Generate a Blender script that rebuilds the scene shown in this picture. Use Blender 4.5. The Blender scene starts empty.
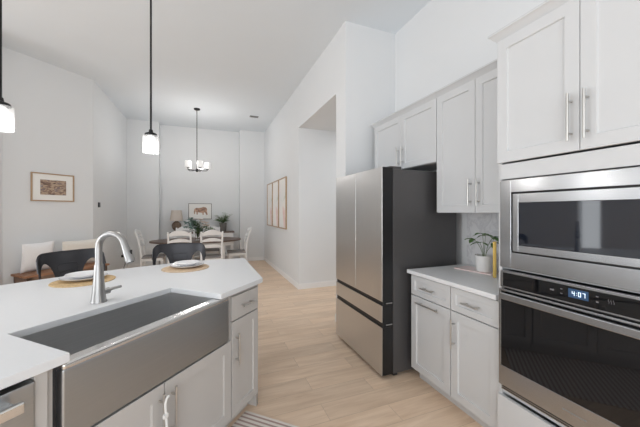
import bpy, bmesh, math, random
from mathutils import Vector, Matrix
random.seed(7)
PI = math.pi
scene = bpy.context.scene
COL = scene.collection

# ------------------------------------------------------------------ camera
CAM_H = 1.40
cam_d = bpy.data.cameras.new('camera')
cam = bpy.data.objects.new('camera', cam_d); COL.objects.link(cam)
cam_d.sensor_fit = 'HORIZONTAL'; cam_d.sensor_width = 36.0
cam_d.lens = 36.0 * 290.0 / 640.0
cam_d.shift_y = -2.5 / 640.0
cam_d.clip_start = 0.02; cam_d.clip_end = 200
cam.location = (0, 0, CAM_H)
cam.rotation_euler = (PI / 2, 0, -math.radians(21.3))
scene.camera = cam

# ------------------------------------------------------------------ world, lights, exposure
world = bpy.data.worlds.new('sky'); scene.world = world
world.use_nodes = True
bg = world.node_tree.nodes['Background']
bg.inputs['Color'].default_value = (0.93, 0.97, 1.0, 1)
bg.inputs['Strength'].default_value = 1.5

def area(name, loc, rot, sx, sy, energy, col=(1, 1, 1)):
    d = bpy.data.lights.new(name, 'AREA'); d.shape = 'RECTANGLE'
    d.size = sx; d.size_y = sy; d.energy = energy; d.color = col
    o = bpy.data.objects.new(name, d); COL.objects.link(o)
    o.location = loc; o.rotation_euler = rot
    return o
# daylight through the big patio opening behind the camera and the living room windows on the left
COOL = (0.925, 0.963, 1.0)
area('patio_daylight', (-1.6, -3.62, 1.75), (PI / 2 - math.radians(32), 0, 0), 5.4, 3.1, 105, COOL)
# extra upward fill in the same opening, added to brighten the ceiling
area('patio_upward_fill', (-1.6, -3.62, 1.0), (PI / 2 + math.radians(48), 0, 0), 5.4, 1.6, 190, COOL)
area('living_daylight', (-5.72, 1.2, 1.6), (PI / 2 - math.radians(25), 0, -PI / 2), 3.0, 2.6, 135, COOL)
area('living_upward_fill', (-5.72, 1.2, 0.9), (PI / 2 + math.radians(45), 0, -PI / 2), 3.0, 1.2, 125, COOL)  # added upward fill at the living room window, lifts the ceiling
area('living_daylight_far', (-5.72, 4.20, 1.55), (PI / 2, 0, -PI / 2), 0.44, 2.4, 17, COOL)
area('passage_fill_light', (3.0, 4.15, 2.86), (0, 0, 0), 0.5, 0.5, 19, (0.95, 0.975, 1.0))  # unseen light added to brighten the passage walls

scene.view_settings.view_transform = 'Standard'
scene.view_settings.look = 'None'
scene.view_settings.gamma = 1.0
scene.view_settings.use_curve_mapping = False
scene.view_settings.exposure = -0.73
scene.cycles.use_denoising = True
scene.cycles.max_bounces = 12
scene.cycles.diffuse_bounces = 8
scene.cycles.glossy_bounces = 6
scene.cycles.transmission_bounces = 10
scene.cycles.sample_clamp_indirect = 6.0
scene.cycles.caustics_reflective = False
scene.cycles.caustics_refractive = False

# ------------------------------------------------------------------ materials
def mat(name, col, rough=0.5, metal=0.0, spec=0.5, var=0.0, scale=8.0, stretch=(1, 1, 1), bump=0.0,
        trans=0.0, ior=1.45, emit=None, estr=0.0, coat=0.0, alpha=1.0, aniso=0.0):
    m = bpy.data.materials.new(name); m.use_nodes = True
    nt = m.node_tree; p = nt.nodes['Principled BSDF']
    p.inputs['Base Color'].default_value = (*col, 1)
    p.inputs['Roughness'].default_value = rough
    p.inputs['Metallic'].default_value = metal
    p.inputs['Specular IOR Level'].default_value = spec
    p.inputs['Transmission Weight'].default_value = trans
    p.inputs['IOR'].default_value = ior
    p.inputs['Coat Weight'].default_value = coat
    p.inputs['Alpha'].default_value = alpha
    p.inputs['Anisotropic'].default_value = aniso
    if emit:
        p.inputs['Emission Color'].default_value = (*emit, 1)
        p.inputs['Emission Strength'].default_value = estr
    if var > 0 or bump > 0:
        tc = nt.nodes.new('ShaderNodeTexCoord'); mp = nt.nodes.new('ShaderNodeMapping')
        mp.inputs['Scale'].default_value = stretch
        nz = nt.nodes.new('ShaderNodeTexNoise'); nz.inputs['Scale'].default_value = scale
        nz.inputs['Detail'].default_value = 4
        nt.links.new(tc.outputs['Object'], mp.inputs['Vector']); nt.links.new(mp.outputs['Vector'], nz.inputs['Vector'])
        if var > 0:
            mx = nt.nodes.new('ShaderNodeMix'); mx.data_type = 'RGBA'
            mx.inputs['A'].default_value = (*[c * (1 - var) for c in col], 1)
            mx.inputs['B'].default_value = (*[min(1, c * (1 + var)) for c in col], 1)
            nt.links.new(nz.outputs['Fac'], mx.inputs['Factor']); nt.links.new(mx.outputs['Result'], p.inputs['Base Color'])
        if bump > 0:
            bp = nt.nodes.new('ShaderNodeBump'); bp.inputs['Strength'].default_value = bump
            bp.inputs['Distance'].default_value = 0.002
            nt.links.new(nz.outputs['Fac'], bp.inputs['Height']); nt.links.new(bp.outputs['Normal'], p.inputs['Normal'])
    return m

def ramp_mat(name, stops, scale, stretch=(1, 1, 1), rough=0.6, kind='noise', detail=5, dist=0.0, space='Object', direction='X'):
    m = bpy.data.materials.new(name); m.use_nodes = True
    nt = m.node_tree; p = nt.nodes['Principled BSDF']; p.inputs['Roughness'].default_value = rough
    tc = nt.nodes.new('ShaderNodeTexCoord'); mp = nt.nodes.new('ShaderNodeMapping'); mp.inputs['Scale'].default_value = stretch
    nt.links.new(tc.outputs[space], mp.inputs['Vector'])
    if kind == 'wave':
        t = nt.nodes.new('ShaderNodeTexWave'); t.bands_direction = direction
        t.inputs['Distortion'].default_value = dist; t.inputs['Detail'].default_value = detail
    else:
        t = nt.nodes.new('ShaderNodeTexNoise'); t.inputs['Detail'].default_value = detail; t.inputs['Distortion'].default_value = dist
    t.inputs['Scale'].default_value = scale
    nt.links.new(mp.outputs['Vector'], t.inputs['Vector'])
    r = nt.nodes.new('ShaderNodeValToRGB')
    els = r.color_ramp.elements
    while len(els) < len(stops): els.new(0.5)
    for e, (pos, c) in zip(els, stops): e.position = pos; e.color = (*c, 1)
    nt.links.new(t.outputs['Fac'], r.inputs['Fac']); nt.links.new(r.outputs['Color'], p.inputs['Base Color'])
    return m

M = {}
M['wall'] = mat('wall_paint', (0.735, 0.748, 0.758), 0.75, spec=0.25, var=0.01, scale=3)
M['ceil'] = mat('ceiling_paint', (0.735, 0.775, 0.81), 0.85, spec=0.2, var=0.01, scale=3)
M['trim'] = mat('trim_paint', (0.82, 0.82, 0.82), 0.45)
M['cab'] = mat('pale_cabinet_paint', (0.60, 0.61, 0.62), 0.42, spec=0.4, var=0.01, scale=5)
M['cabgrey'] = mat('grey_cabinet_paint', (0.52, 0.50, 0.48), 0.42, spec=0.4, var=0.01, scale=5)
M['quartz'] = mat('white_quartz', (0.73, 0.74, 0.755), 0.40, spec=0.4, var=0.012, scale=30)
M['nickel'] = mat('brushed_nickel', (0.60, 0.585, 0.56), 0.3, 1.0)
M['faucet'] = mat('faucet_steel', (0.35, 0.345, 0.34), 0.36, 1.0)
M['steel'] = mat('stainless_steel', (0.43, 0.435, 0.445), 0.22, 1.0, var=0.04, scale=3, stretch=(1, 1, 90))
M['steelsink'] = mat('sink_steel', (0.42, 0.44, 0.46), 0.33, 1.0, var=0.05, scale=3, stretch=(1, 60, 60))
M['basin'] = mat('satin_basin_steel', (0.62, 0.62, 0.62), 0.42, 1.0, var=0.10, scale=3, stretch=(1, 60, 60))
M['steelrim'] = mat('highlight_rim_steel', (0.74, 0.73, 0.72), 0.25, 1.0)  # light caught on the rounded sink rim is put into this paler colour
M['fridgeface'] = mat('fridge_steel', (0.66, 0.65, 0.64), 0.33, 1.0, var=0.04, scale=3, stretch=(120, 120, 1))
M['fridgeside'] = mat('fridge_side_grey', (0.095, 0.092, 0.094), 0.38, 0.35, var=0.03, scale=60)
M['black'] = mat('black_plastic', (0.012, 0.012, 0.013), 0.35)
M['blackmetal'] = mat('black_metal', (0.02, 0.02, 0.021), 0.4, 0.6)
M['gunmetal'] = mat('gunmetal_steel', (0.05, 0.05, 0.055), 0.38, 0.7, var=0.15, scale=6)
M['ovenglass'] = mat('black_oven_glass', (0.006, 0.006, 0.007), 0.03, spec=0.6)
M['mwglass'] = mat('microwave_glass', (0.007, 0.010, 0.018), 0.04, spec=0.8, ior=1.55)
M['screen'] = mat('display_screen', (0.01, 0.02, 0.04), 0.1, emit=(0.08, 0.16, 0.30), estr=0.7)
M['digits'] = mat('display_digits', (0.8, 0.9, 1.0), 0.3, emit=(0.8, 0.92, 1.0), estr=0.9)
M['icon'] = mat('panel_icons', (0.16, 0.16, 0.17), 0.5)
M['etch'] = mat('etched_marks', (0.22, 0.22, 0.22), 0.5)
M['glass'] = mat('clear_glass', (1, 1, 1), 0.03, trans=1.0, ior=1.25)
def seeded_glass():
    m = bpy.data.materials.new('seeded_glass'); m.use_nodes = True
    nt = m.node_tree; p = nt.nodes['Principled BSDF']; out = nt.nodes['Material Output']
    p.inputs['Base Color'].default_value = (0.92, 0.93, 0.94, 1); p.inputs['Roughness'].default_value = 0.12
    tl_ = nt.nodes.new('ShaderNodeBsdfTranslucent'); tl_.inputs['Color'].default_value = (0.95, 0.95, 0.95, 1)
    tr = nt.nodes.new('ShaderNodeBsdfTransparent')
    a = nt.nodes.new('ShaderNodeMixShader'); a.inputs[0].default_value = 0.55
    b = nt.nodes.new('ShaderNodeMixShader'); b.inputs[0].default_value = 0.22
    nt.links.new(p.outputs[0], a.inputs[1]); nt.links.new(tl_.outputs[0], a.inputs[2])
    nt.links.new(tr.outputs[0], b.inputs[1]); nt.links.new(a.outputs[0], b.inputs[2]); nt.links.new(b.outputs[0], out.inputs['Surface'])
    return m
M['seeded'] = seeded_glass()
M['frost'] = mat('frosted_bulb', (0.95, 0.95, 0.95), 0.4, emit=(1.0, 0.97, 0.93), estr=0.9)
M['frostshade'] = mat('frosted_glass_shade', (0.95, 0.95, 0.95), 0.4, emit=(1.0, 0.98, 0.95), estr=0.32)
M['whitewood'] = mat('white_painted_wood', (0.84, 0.84, 0.835), 0.5, var=0.03, scale=10)
M['greyseat'] = mat('grey_seat_wood', (0.26, 0.245, 0.235), 0.55, var=0.15, scale=6, stretch=(1, 8, 1))
M['darkwood'] = mat('dark_table_wood', (0.13, 0.085, 0.065), 0.4, var=0.3, scale=5, stretch=(1, 10, 1))
M['benchwood'] = mat('bench_wood', (0.31, 0.155, 0.085), 0.55, var=0.35, scale=4, stretch=(2, 14, 14))
M['benchend'] = mat('bench_side_wood', (0.19, 0.12, 0.085), 0.6, var=0.3, scale=4, stretch=(2, 14, 14))
M['framewood'] = mat('frame_wood', (0.42, 0.29, 0.18), 0.45, var=0.15, scale=12)
M['framedark'] = mat('dark_frame_wood', (0.10, 0.075, 0.06), 0.45)
M['matboard'] = mat('mat_board', (0.84, 0.83, 0.80), 0.8)
M['pillow'] = mat('white_pillow_cloth', (0.85, 0.855, 0.87), 0.9, var=0.04, scale=60, bump=0.3)
M['pillow2'] = ramp_mat('beige_pillow_cloth', [(0.0, (0.80, 0.78, 0.74)), (0.5, (0.74, 0.69, 0.60)), (1.0, (0.82, 0.80, 0.76))], 14, rough=0.9, kind='wave', direction='Z', detail=1)
M['woven'] = ramp_mat('woven_straw', [(0.2, (0.40, 0.27, 0.13)), (0.7, (0.66, 0.48, 0.27))], 60, rough=0.8, kind='noise')
M['woven2'] = ramp_mat('pale_woven_straw', [(0.2, (0.48, 0.34, 0.21)), (0.7, (0.74, 0.58, 0.42))], 60, rough=0.8, kind='noise')
M['china'] = mat('white_china', (0.82, 0.82, 0.83), 0.18)
M['pot'] = mat('white_ceramic', (0.80, 0.79, 0.78), 0.35)
M['potgrey'] = mat('grey_stone_pot', (0.15, 0.14, 0.13), 0.7, var=0.2, scale=20)
M['soil'] = mat('soil', (0.06, 0.04, 0.03), 0.95, var=0.4, scale=60)
M['leaf'] = mat('leaf_green', (0.10, 0.20, 0.06), 0.45, var=0.4, scale=15)
M['leafdark'] = mat('leaf_dark_green', (0.09, 0.17, 0.06), 0.5, var=0.4, scale=15)
M['euca'] = mat('eucalyptus_leaf', (0.26, 0.38, 0.34), 0.6, var=0.25, scale=15)
M['stem'] = mat('stem_green', (0.12, 0.17, 0.06), 0.6)
M['petal'] = mat('cream_petal', (0.80, 0.72, 0.66), 0.7, var=0.15, scale=20)
M['linen'] = mat('lamp_linen', (0.62, 0.55, 0.49), 0.9, var=0.08, scale=80)
M['lampbase'] = mat('lamp_base_wood', (0.20, 0.14, 0.10), 0.6, var=0.4, scale=18)
M['gold'] = mat('gold_edge', (0.80, 0.58, 0.18), 0.3, 0.8)
M['pinkstone'] = ramp_mat('pink_marble', [(0.3, (0.78, 0.58, 0.56)), (0.6, (0.82, 0.72, 0.70)), (0.8, (0.70, 0.45, 0.44))], 9, rough=0.3, dist=1.5)
M['whiteplastic'] = mat('white_plastic', (0.80, 0.80, 0.79), 0.4)
M['cowbrown'] = ramp_mat('watercolour_brown', [(0.3, (0.16, 0.10, 0.08)), (0.55, (0.50, 0.32, 0.23)), (0.75, (0.66, 0.48, 0.36))], 14, rough=0.9)
M['landscape'] = ramp_mat('landscape_print', [(0.3, (0.07, 0.045, 0.045)), (0.43, (0.26, 0.17, 0.13)), (0.53, (0.52, 0.40, 0.29)), (0.62, (0.20, 0.14, 0.135)), (0.74, (0.46, 0.41, 0.39))], 12, stretch=(1, 1, 2.2), rough=0.8, dist=0.8)
M['floralprint'] = ramp_mat('soft_floral_print', [(0.32, (0.55, 0.60, 0.48)), (0.42, (0.80, 0.79, 0.77)), (0.58, (0.84, 0.81, 0.78)), (0.68, (0.78, 0.58, 0.54))], 2.2, rough=0.85)

def floor_material():
    m = bpy.data.materials.new('oak_planks'); m.use_nodes = True
    nt = m.node_tree; p = nt.nodes['Principled BSDF']
    tc = nt.nodes.new('ShaderNodeTexCoord')
    br = nt.nodes.new('ShaderNodeTexBrick')
    br.offset = 0.37; br.offset_frequency = 2
    br.inputs['Color1'].default_value = (0.0, 0.0, 0.0, 1); br.inputs['Color2'].default_value = (1, 1, 1, 1)
    br.inputs['Mortar'].default_value = (0.5, 0.5, 0.5, 1)
    br.inputs['Scale'].default_value = 1.0; br.inputs['Mortar Size'].default_value = 0.0012
    br.inputs['Mortar Smooth'].default_value = 0.3
    br.inputs['Brick Width'].default_value = 1.22; br.inputs['Row Height'].default_value = 0.178
    nt.links.new(tc.outputs['Object'], br.inputs['Vector'])
    # offset the grain per plank
    add = nt.nodes.new('ShaderNodeVectorMath'); add.operation = 'ADD'
    sc_ = nt.nodes.new('ShaderNodeVectorMath'); sc_.operation = 'SCALE'; sc_.inputs['Scale'].default_value = 9.0
    nt.links.new(br.outputs['Color'], sc_.inputs[0]); nt.links.new(tc.outputs['Object'], add.inputs[0]); nt.links.new(sc_.outputs[0], add.inputs[1])
    mp = nt.nodes.new('ShaderNodeMapping'); mp.inputs['Scale'].default_value = (1.0, 9.0, 1.0)
    nt.links.new(add.outputs[0], mp.inputs['Vector'])
    nz = nt.nodes.new('ShaderNodeTexNoise'); nz.inputs['Scale'].default_value = 2.2; nz.inputs['Detail'].default_value = 7; nz.inputs['Roughness'].default_value = 0.6; nz.inputs['Distortion'].default_value = 0.5
    nt.links.new(mp.outputs['Vector'], nz.inputs['Vector'])
    rp = nt.nodes.new('ShaderNodeValToRGB'); e = rp.color_ramp.elements
    e[0].position = 0.30; e[0].color = (0.73, 0.535, 0.38, 1)
    e[1].position = 0.68; e[1].color = (0.91, 0.715, 0.545, 1)
    nt.links.new(nz.outputs['Fac'], rp.inputs['Fac'])
    tone = nt.nodes.new('ShaderNodeMix'); tone.data_type = 'RGBA'; tone.blend_type = 'MULTIPLY'
    tone.inputs['Factor'].default_value = 1.0
    tr = nt.nodes.new('ShaderNodeMapRange'); tr.inputs['To Min'].default_value = 0.91; tr.inputs['To Max'].default_value = 1.04
    nt.links.new(br.outputs['Color'], tr.inputs['Value'])
    nt.links.new(rp.outputs['Color'], tone.inputs['A']); nt.links.new(tr.outputs['Result'], tone.inputs['B'])
    seam = nt.nodes.new('ShaderNodeMix'); seam.data_type = 'RGBA'
    seam.inputs['B'].default_value = (0.27, 0.18, 0.11, 1)
    mul = nt.nodes.new('ShaderNodeMath'); mul.operation = 'MULTIPLY'; mul.inputs[1].default_value = 0.6
    nt.links.new(br.outputs['Fac'], mul.inputs[0]); nt.links.new(mul.outputs[0], seam.inputs['Factor'])
    nt.links.new(tone.outputs['Result'], seam.inputs['A'])
    nt.links.new(seam.outputs['Result'], p.inputs['Base Color'])
    p.inputs['Roughness'].default_value = 0.42; p.inputs['Specular IOR Level'].default_value = 0.35
    return m
M['floor'] = floor_material()

def marble_material():
    m = bpy.data.materials.new('marble_tile'); m.use_nodes = True
    nt = m.node_tree; p = nt.nodes['Principled BSDF']; p.inputs['Roughness'].default_value = 0.25
    tc = nt.nodes.new('ShaderNodeTexCoord'); nz = nt.nodes.new('ShaderNodeTexNoise')
    nz.inputs['Scale'].default_value = 5.0; nz.inputs['Detail'].default_value = 10; nz.inputs['Roughness'].default_value = 0.62; nz.inputs['Distortion'].default_value = 0.7
    nt.links.new(tc.outputs['Object'], nz.inputs['Vector'])
    r = nt.nodes.new('ShaderNodeValToRGB'); e = r.color_ramp.elements
    e[0].position = 0.44; e[0].color = (0.76, 0.76, 0.775, 1)
    e[1].position = 0.56; e[1].color = (0.78, 0.78, 0.79, 1)
    k = e.new(0.49); k.color = (0.64, 0.64, 0.66, 1)
    nt.links.new(nz.outputs['Fac'], r.inputs['Fac']); nt.links.new(r.outputs['Color'], p.inputs['Base Color'])
    return m
M['marble'] = marble_material()

def rug_material():
    m = bpy.data.materials.new('striped_rug'); m.use_nodes = True
    nt = m.node_tree; p = nt.nodes['Principled BSDF']; p.inputs['Roughness'].default_value = 0.95
    tc = nt.nodes.new('ShaderNodeTexCoord'); sx = nt.nodes.new('ShaderNodeSeparateXYZ')
    nt.links.new(tc.outputs['Object'], sx.inputs[0])
    a = nt.nodes.new('ShaderNodeMath'); a.operation = 'MULTIPLY'; a.inputs[1].default_value = 1 / 0.034
    b = nt.nodes.new('ShaderNodeMath'); b.operation = 'FRACT'
    g = nt.nodes.new('ShaderNodeMath'); g.operation = 'GREATER_THAN'; g.inputs[1].default_value = 0.58
    nt.links.new(sx.outputs['X'], a.inputs[0]); nt.links.new(a.outputs[0], b.inputs[0]); nt.links.new(b.outputs[0], g.inputs[0])
    mx = nt.nodes.new('ShaderNodeMix'); mx.data_type = 'RGBA'
    mx.inputs['A'].default_value = (0.80, 0.74, 0.69, 1); mx.inputs['B'].default_value = (0.45, 0.335, 0.30, 1)
    nt.links.new(g.outputs[0], mx.inputs['Factor']); nt.links.new(mx.outputs['Result'], p.inputs['Base Color'])
    return m
M['rug'] = rug_material()

# ------------------------------------------------------------------ mesh helpers
class B:
    def __init__(self): self.bm = bmesh.new()
    def _merge(self, t, mx=None):
        if mx is not None: bmesh.ops.transform(t, matrix=mx, verts=t.verts)
        me = bpy.data.meshes.new('t'); t.to_mesh(me); t.free()
        self.bm.from_mesh(me); bpy.data.meshes.remove(me); return self
    def box(self, a, b, bev=0.0, mx=None, seg=2):
        t = bmesh.new()
        lo = [min(p, q) for p, q in zip(a, b)]; hi = [max(p, q) for p, q in zip(a, b)]
        v = [t.verts.new((x, y, z)) for z in (lo[2], hi[2]) for y in (lo[1], hi[1]) for x in (lo[0], hi[0])]
        for f in ((0, 2, 3, 1), (4, 5, 7, 6), (0, 1, 5, 4), (2, 6, 7, 3), (0, 4, 6, 2), (1, 3, 7, 5)):
            t.faces.new([v[i] for i in f])
        if bev > 0:
            bev = min(bev, 0.45 * min(h - l for h, l in zip(hi, lo)))
            bmesh.ops.bevel(t, geom=t.edges[:], offset=bev, segments=seg, profile=0.5, affect='EDGES')
        return self._merge(t, mx)
    def prism(self, poly, z0, z1, bev=0.0, mx=None):
        t = bmesh.new()
        lo = [t.verts.new((p[0], p[1], z0)) for p in poly]; hi = [t.verts.new((p[0], p[1], z1)) for p in poly]
        n = len(poly)
        t.faces.new(list(reversed(lo))); t.faces.new(hi)
        for i in range(n): t.faces.new((lo[i], lo[(i + 1) % n], hi[(i + 1) % n], hi[i]))
        bmesh.ops.recalc_face_normals(t, faces=t.faces[:])
        if bev > 0: bmesh.ops.bevel(t, geom=t.edges[:], offset=bev, segments=2, profile=0.5, affect='EDGES')
        return self._merge(t, mx)
    def tube(self, pts, r, n=12, cap=True, close=False, mx=None, flat=1.0):
        pts = [Vector(p) for p in pts]; t = bmesh.new(); rings = []
        m = len(pts); rr = r if isinstance(r, (list, tuple)) else [r] * m
        prev = None
        for i, p in enumerate(pts):
            if close: d = pts[(i + 1) % m] - pts[i - 1]
            else: d = pts[min(i + 1, m - 1)] - pts[max(i - 1, 0)]
            d.normalize()
            if prev is None:
                up = Vector((0, 0, 1)) if abs(d.z) < 0.9 else Vector((0, 1, 0))
                sx = d.cross(up).normalized()
            else:
                sx = (prev - d * prev.dot(d)).normalized()
            prev = sx; sy = d.cross(sx)
            rings.append([t.verts.new(p + sx * (math.cos(2 * PI * k / n) * rr[i]) + sy * (math.sin(2 * PI * k / n) * rr[i] * flat)) for k in range(n)])
        for i in range(m if close else m - 1):
            a, b = rings[i], rings[(i + 1) % m]
            for k in range(n): t.faces.new((a[k], a[(k + 1) % n], b[(k + 1) % n], b[k]))
        if cap and not close: t.faces.new(list(reversed(rings[0]))); t.faces.new(rings[-1])
        bmesh.ops.recalc_face_normals(t, faces=t.faces[:])
        return self._merge(t, mx)
    def cyl(self, p, q, r, r2=None, n=20, mx=None):
        return self.tube([p, q], [r, r if r2 is None else r2], n=n, mx=mx)
    def lathe(self, prof, c=(0, 0, 0), n=28, mx=None, sx=1.0, sy=1.0):
        t = bmesh.new(); rings = []
        for r, z in prof:
            if r < 1e-6: rings.append([t.verts.new((c[0], c[1], c[2] + z))])
            else: rings.append([t.verts.new((c[0] + sx * r * math.cos(2 * PI * k / n), c[1] + sy * r * math.sin(2 * PI * k / n), c[2] + z)) for k in range(n)])
        for a, b in zip(rings, rings[1:]):
            for k in range(n):
                k2 = (k + 1) % n
                if len(a) == 1 and len(b) == 1: continue
                if len(a) == 1: t.faces.new((a[0], b[k], b[k2]))
                elif len(b) == 1: t.faces.new((a[k], a[k2], b[0]))
                else: t.faces.new((a[k], a[k2], b[k2], b[k]))
        bmesh.ops.recalc_face_normals(t, faces=t.faces[:])
        return self._merge(t, mx)
    def ball(self, c, r, sc=(1, 1, 1), n=14, mx=None):
        t = bmesh.new(); bmesh.ops.create_uvsphere(t, u_segments=n, v_segments=max(6, n // 2), radius=r)
        bmesh.ops.transform(t, matrix=Matrix.Translation(Vector(c)) @ Matrix.Diagonal((*sc, 1)), verts=t.verts)
        return self._merge(t, mx)
    def grid(self, fn, nu, nv, thick=0.0, mx=None):
        t = bmesh.new()
        v = [[t.verts.new(fn(i / nu, j / nv)) for j in range(nv + 1)] for i in range(nu + 1)]
        for i in range(nu):
            for j in range(nv): t.faces.new((v[i][j], v[i + 1][j], v[i + 1][j + 1], v[i][j + 1]))
        bmesh.ops.recalc_face_normals(t, faces=t.faces[:])
        if thick: bmesh.ops.solidify(t, geom=t.faces[:], thickness=thick)
        return self._merge(t, mx)
    def leaf(self, base, dirv, up, L, W, bend=0.25):
        d = Vector(dirv).normalized(); u = Vector(up); s = d.cross(u)
        if s.length < 1e-4: s = d.cross(Vector((1, 0, 0)))
        s.normalize(); u = s.cross(d).normalized(); t = bmesh.new(); b = Vector(base)
        prof = [(0, .05), (.2, .6), (.45, 1), (.7, .8), (.9, .35), (1, .03)]
        rows = []
        for x, w in prof:
            c = b + d * (L * x) - u * (bend * L * x * x)
            rows.append([t.verts.new(c + s * (W * w * .5) + u * (.12 * W * w)), t.verts.new(c), t.verts.new(c - s * (W * w * .5) + u * (.12 * W * w))])
        for a, c in zip(rows, rows[1:]):
            t.faces.new((a[0], a[1], c[1], c[0])); t.faces.new((a[1], a[2], c[2], c[1]))
        return self._merge(t)
    def build(self, name, m, parent=None, loc=None, rz=0.0, angle=35, kind=None, label=None):
        bm = self.bm; bm.normal_update(); lim = math.radians(angle)
        for f in bm.faces: f.smooth = True
        for e in bm.edges:
            if len(e.link_faces) == 2 and e.calc_face_angle(0) > lim: e.smooth = False
        me = bpy.data.meshes.new(name); bm.to_mesh(me); bm.free()
        o = bpy.data.objects.new(name, me); COL.objects.link(o)
        me.materials.append(M[m] if isinstance(m, str) else m)
        wn = o.modifiers.new('weighted_normals', 'WEIGHTED_NORMAL'); wn.keep_sharp = True; wn.weight = 90
        if parent: o.parent = parent
        if loc is not None: o.location = loc
        o.rotation_euler = (0, 0, rz)
        if kind: o['kind'] = kind
        if label: o['label'] = label
        return o

def bez(p0, p1, p2, p3, n=12):
    out = []
    for i in range(n + 1):
        t = i / n; a = (1 - t)
        out.append(Vector(p0) * a**3 + Vector(p1) * 3 * a * a * t + Vector(p2) * 3 * a * t * t + Vector(p3) * t**3)
    return out

def thing(name, label, cat, loc=(0, 0, 0), rz=0.0, group=None):
    o = bpy.data.objects.new(name, None); COL.objects.link(o); o.empty_display_size = 0.05
    o.location = loc; o.rotation_euler = (0, 0, rz); o['label'] = label; o['category'] = cat
    if group: o['group'] = group
    return o
def tag(o, label, cat, group=None):
    o['label'] = label; o['category'] = cat
    if group: o['group'] = group
    return o
def dup(root, loc, rz, label):
    r = root.copy(); COL.objects.link(r); r.location = loc; r.rotation_euler = (0, 0, rz); r['label'] = label
    for ch in list(root.children):
        c = ch.copy(); COL.objects.link(c); c.parent = r
        for g in list(ch.children):
            d = g.copy(); COL.objects.link(d); d.parent = c
    return r

def struct(name, b, m): return b.build(name, m, kind='structure')

# ------------------------------------------------------------------ room shell
CEIL = 3.65; XR = 2.23; XH = 1.53; YB = 8.30
struct('floor', B().box((-5.8, -3.7, -0.1), (4.4, 8.9, 0)), 'floor')
struct('ceiling', B().box((-5.8, -3.7, CEIL), (4.4, 8.9, CEIL + 0.1)), 'ceil')
struct('wall_right', B().box((XR, -3.6, 0), (XR + 0.14, 3.09, CEIL)), 'wall')
# stub wall beside the refrigerator, the header over the passage opening and the hall wall
struct('wall_stub', B().box((XH, 3.09, 0), (4.3, 3.36, CEIL)), 'wall')
struct('wall_header', B().box((XH, 3.36, 2.89), (4.3, 4.97, CEIL)), 'wall')
struct('wall_hall', B().box((XH, 4.97, 0), (4.3, 8.8, CEIL)), 'wall')
struct('wall_passage', B().box((4.2, 3.36, 0), (4.3, 4.97, 2.89)), 'wall')
# back wall with its shallow recess
RX0, RX1, YR = -1.13, 0.85, 8.55
bw = B().box((-1.96, YB, 0), (RX0, YR + 0.2, CEIL)).box((RX1, YB, 0), (XH, YR + 0.2, CEIL)).box((RX0, YR, 0), (RX1, YR + 0.2, CEIL))
struct('wall_back', bw, 'wall')
XL = -1.82
struct('wall_left', B().box((XL - 0.14, 6.05, 0), (XL, YB, CEIL)), 'wall')
q = math.sqrt(.5)
A0 = Vector((XL, 6.05)); A1 = Vector((-2.602, 5.268))
struct('wall_left_angled', B().prism([A0, A1, A1 + Vector((-q, q)) * .14, A0 + Vector((-q, q)) * .14], 0, CEIL), 'wall')
struct('wall_left_return', B().box((-2.76, 4.55, 0), (A1.x, A1.y, CEIL)), 'wall')
struct('wall_living_far', B().box((-5.6, 6.6, 0), (XL - 0.14, 6.74, CEIL)), 'wall')
lw = B()
for y0, y1, z0, z1 in ((-3.6, -0.3, 0, CEIL), (2.7, 3.98, 0, CEIL), (4.42, 6.74, 0, CEIL), (-0.3, 2.7, 0, .3), (-0.3, 2.7, 2.9, CEIL), (3.98, 4.42, 0, .3), (3.98, 4.42, 2.8, CEIL)):
    lw.box((-5.7, y0, z0), (-5.56, y1, z1))
struct('wall_living_left', lw, 'wall')
rw = B().box((-5.6, -3.6, 0), (-4.3, -3.46, CEIL)).box((1.1, -3.6, 0), (XR, -3.46, CEIL)).box((-4.3, -3.6, 3.3), (1.1, -3.46, CEIL)).box((-4.3, -3.6, 0), (1.1, -3.46, .2))
struct('wall_rear', rw, 'wall')
wf = B()
for x in (-4.3, -2.5, -0.7, 1.04): wf.box((x, -3.58, .2), (x + .06, -3.5, 3.3))
wf.box((-4.3, -3.58, .2), (1.1, -3.5, .26)).box((-4.3, -3.58, 3.24), (1.1, -3.5, 3.3))
struct('window_1', wf, 'trim')
wf = B()
for y in (-.3, 1.17, 2.64): wf.box((-5.68, y, .3), (-5.6, y + .06, 2.9))
wf.box((-5.68, -.3, .3), (-5.6, 2.7, .36)).box((-5.68, -.3, 2.84), (-5.6, 2.7, 2.9))
struct('window_2', wf, 'trim')

def baseboard(name, p, q_, side):
    # runs p -> q_, thickness on the left-hand side of travel
    p = Vector(p); q_ = Vector(q_); d = (q_ - p).normalized(); nrm = Vector((-d.y, d.x)) * side
    b = B().prism([p, q_, q_ + nrm * .014, p + nrm * .014], 0, .085).prism([p, q_, q_ + nrm * .008, p + nrm * .008], .085, .1)
    struct(name, b, 'trim')
baseboard('baseboard_hall', (XH, YB), (XH, 4.97), -1)
baseboard('baseboard_passage', (XH - .014, 4.97), (4.2, 4.97), -1)
baseboard('baseboard_stub', (XH, 3.36), (XH, 3.09), -1)
baseboard('baseboard_back_right', (RX1, YB), (XH, YB), -1)
baseboard('baseboard_back', (RX0, YR), (RX1, YR), -1)
baseboard('baseboard_back_left', (XL, YB), (RX0, YB), -1)
baseboard('baseboard_left', (XL, 6.05), (XL, YB), -1)
baseboard('baseboard_left_angled', tuple(A1), tuple(A0), -1)
struct('backsplash', B().box((XR - .01, 1.2, .915), (XR, 1.99, 1.42)), 'marble')

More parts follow.
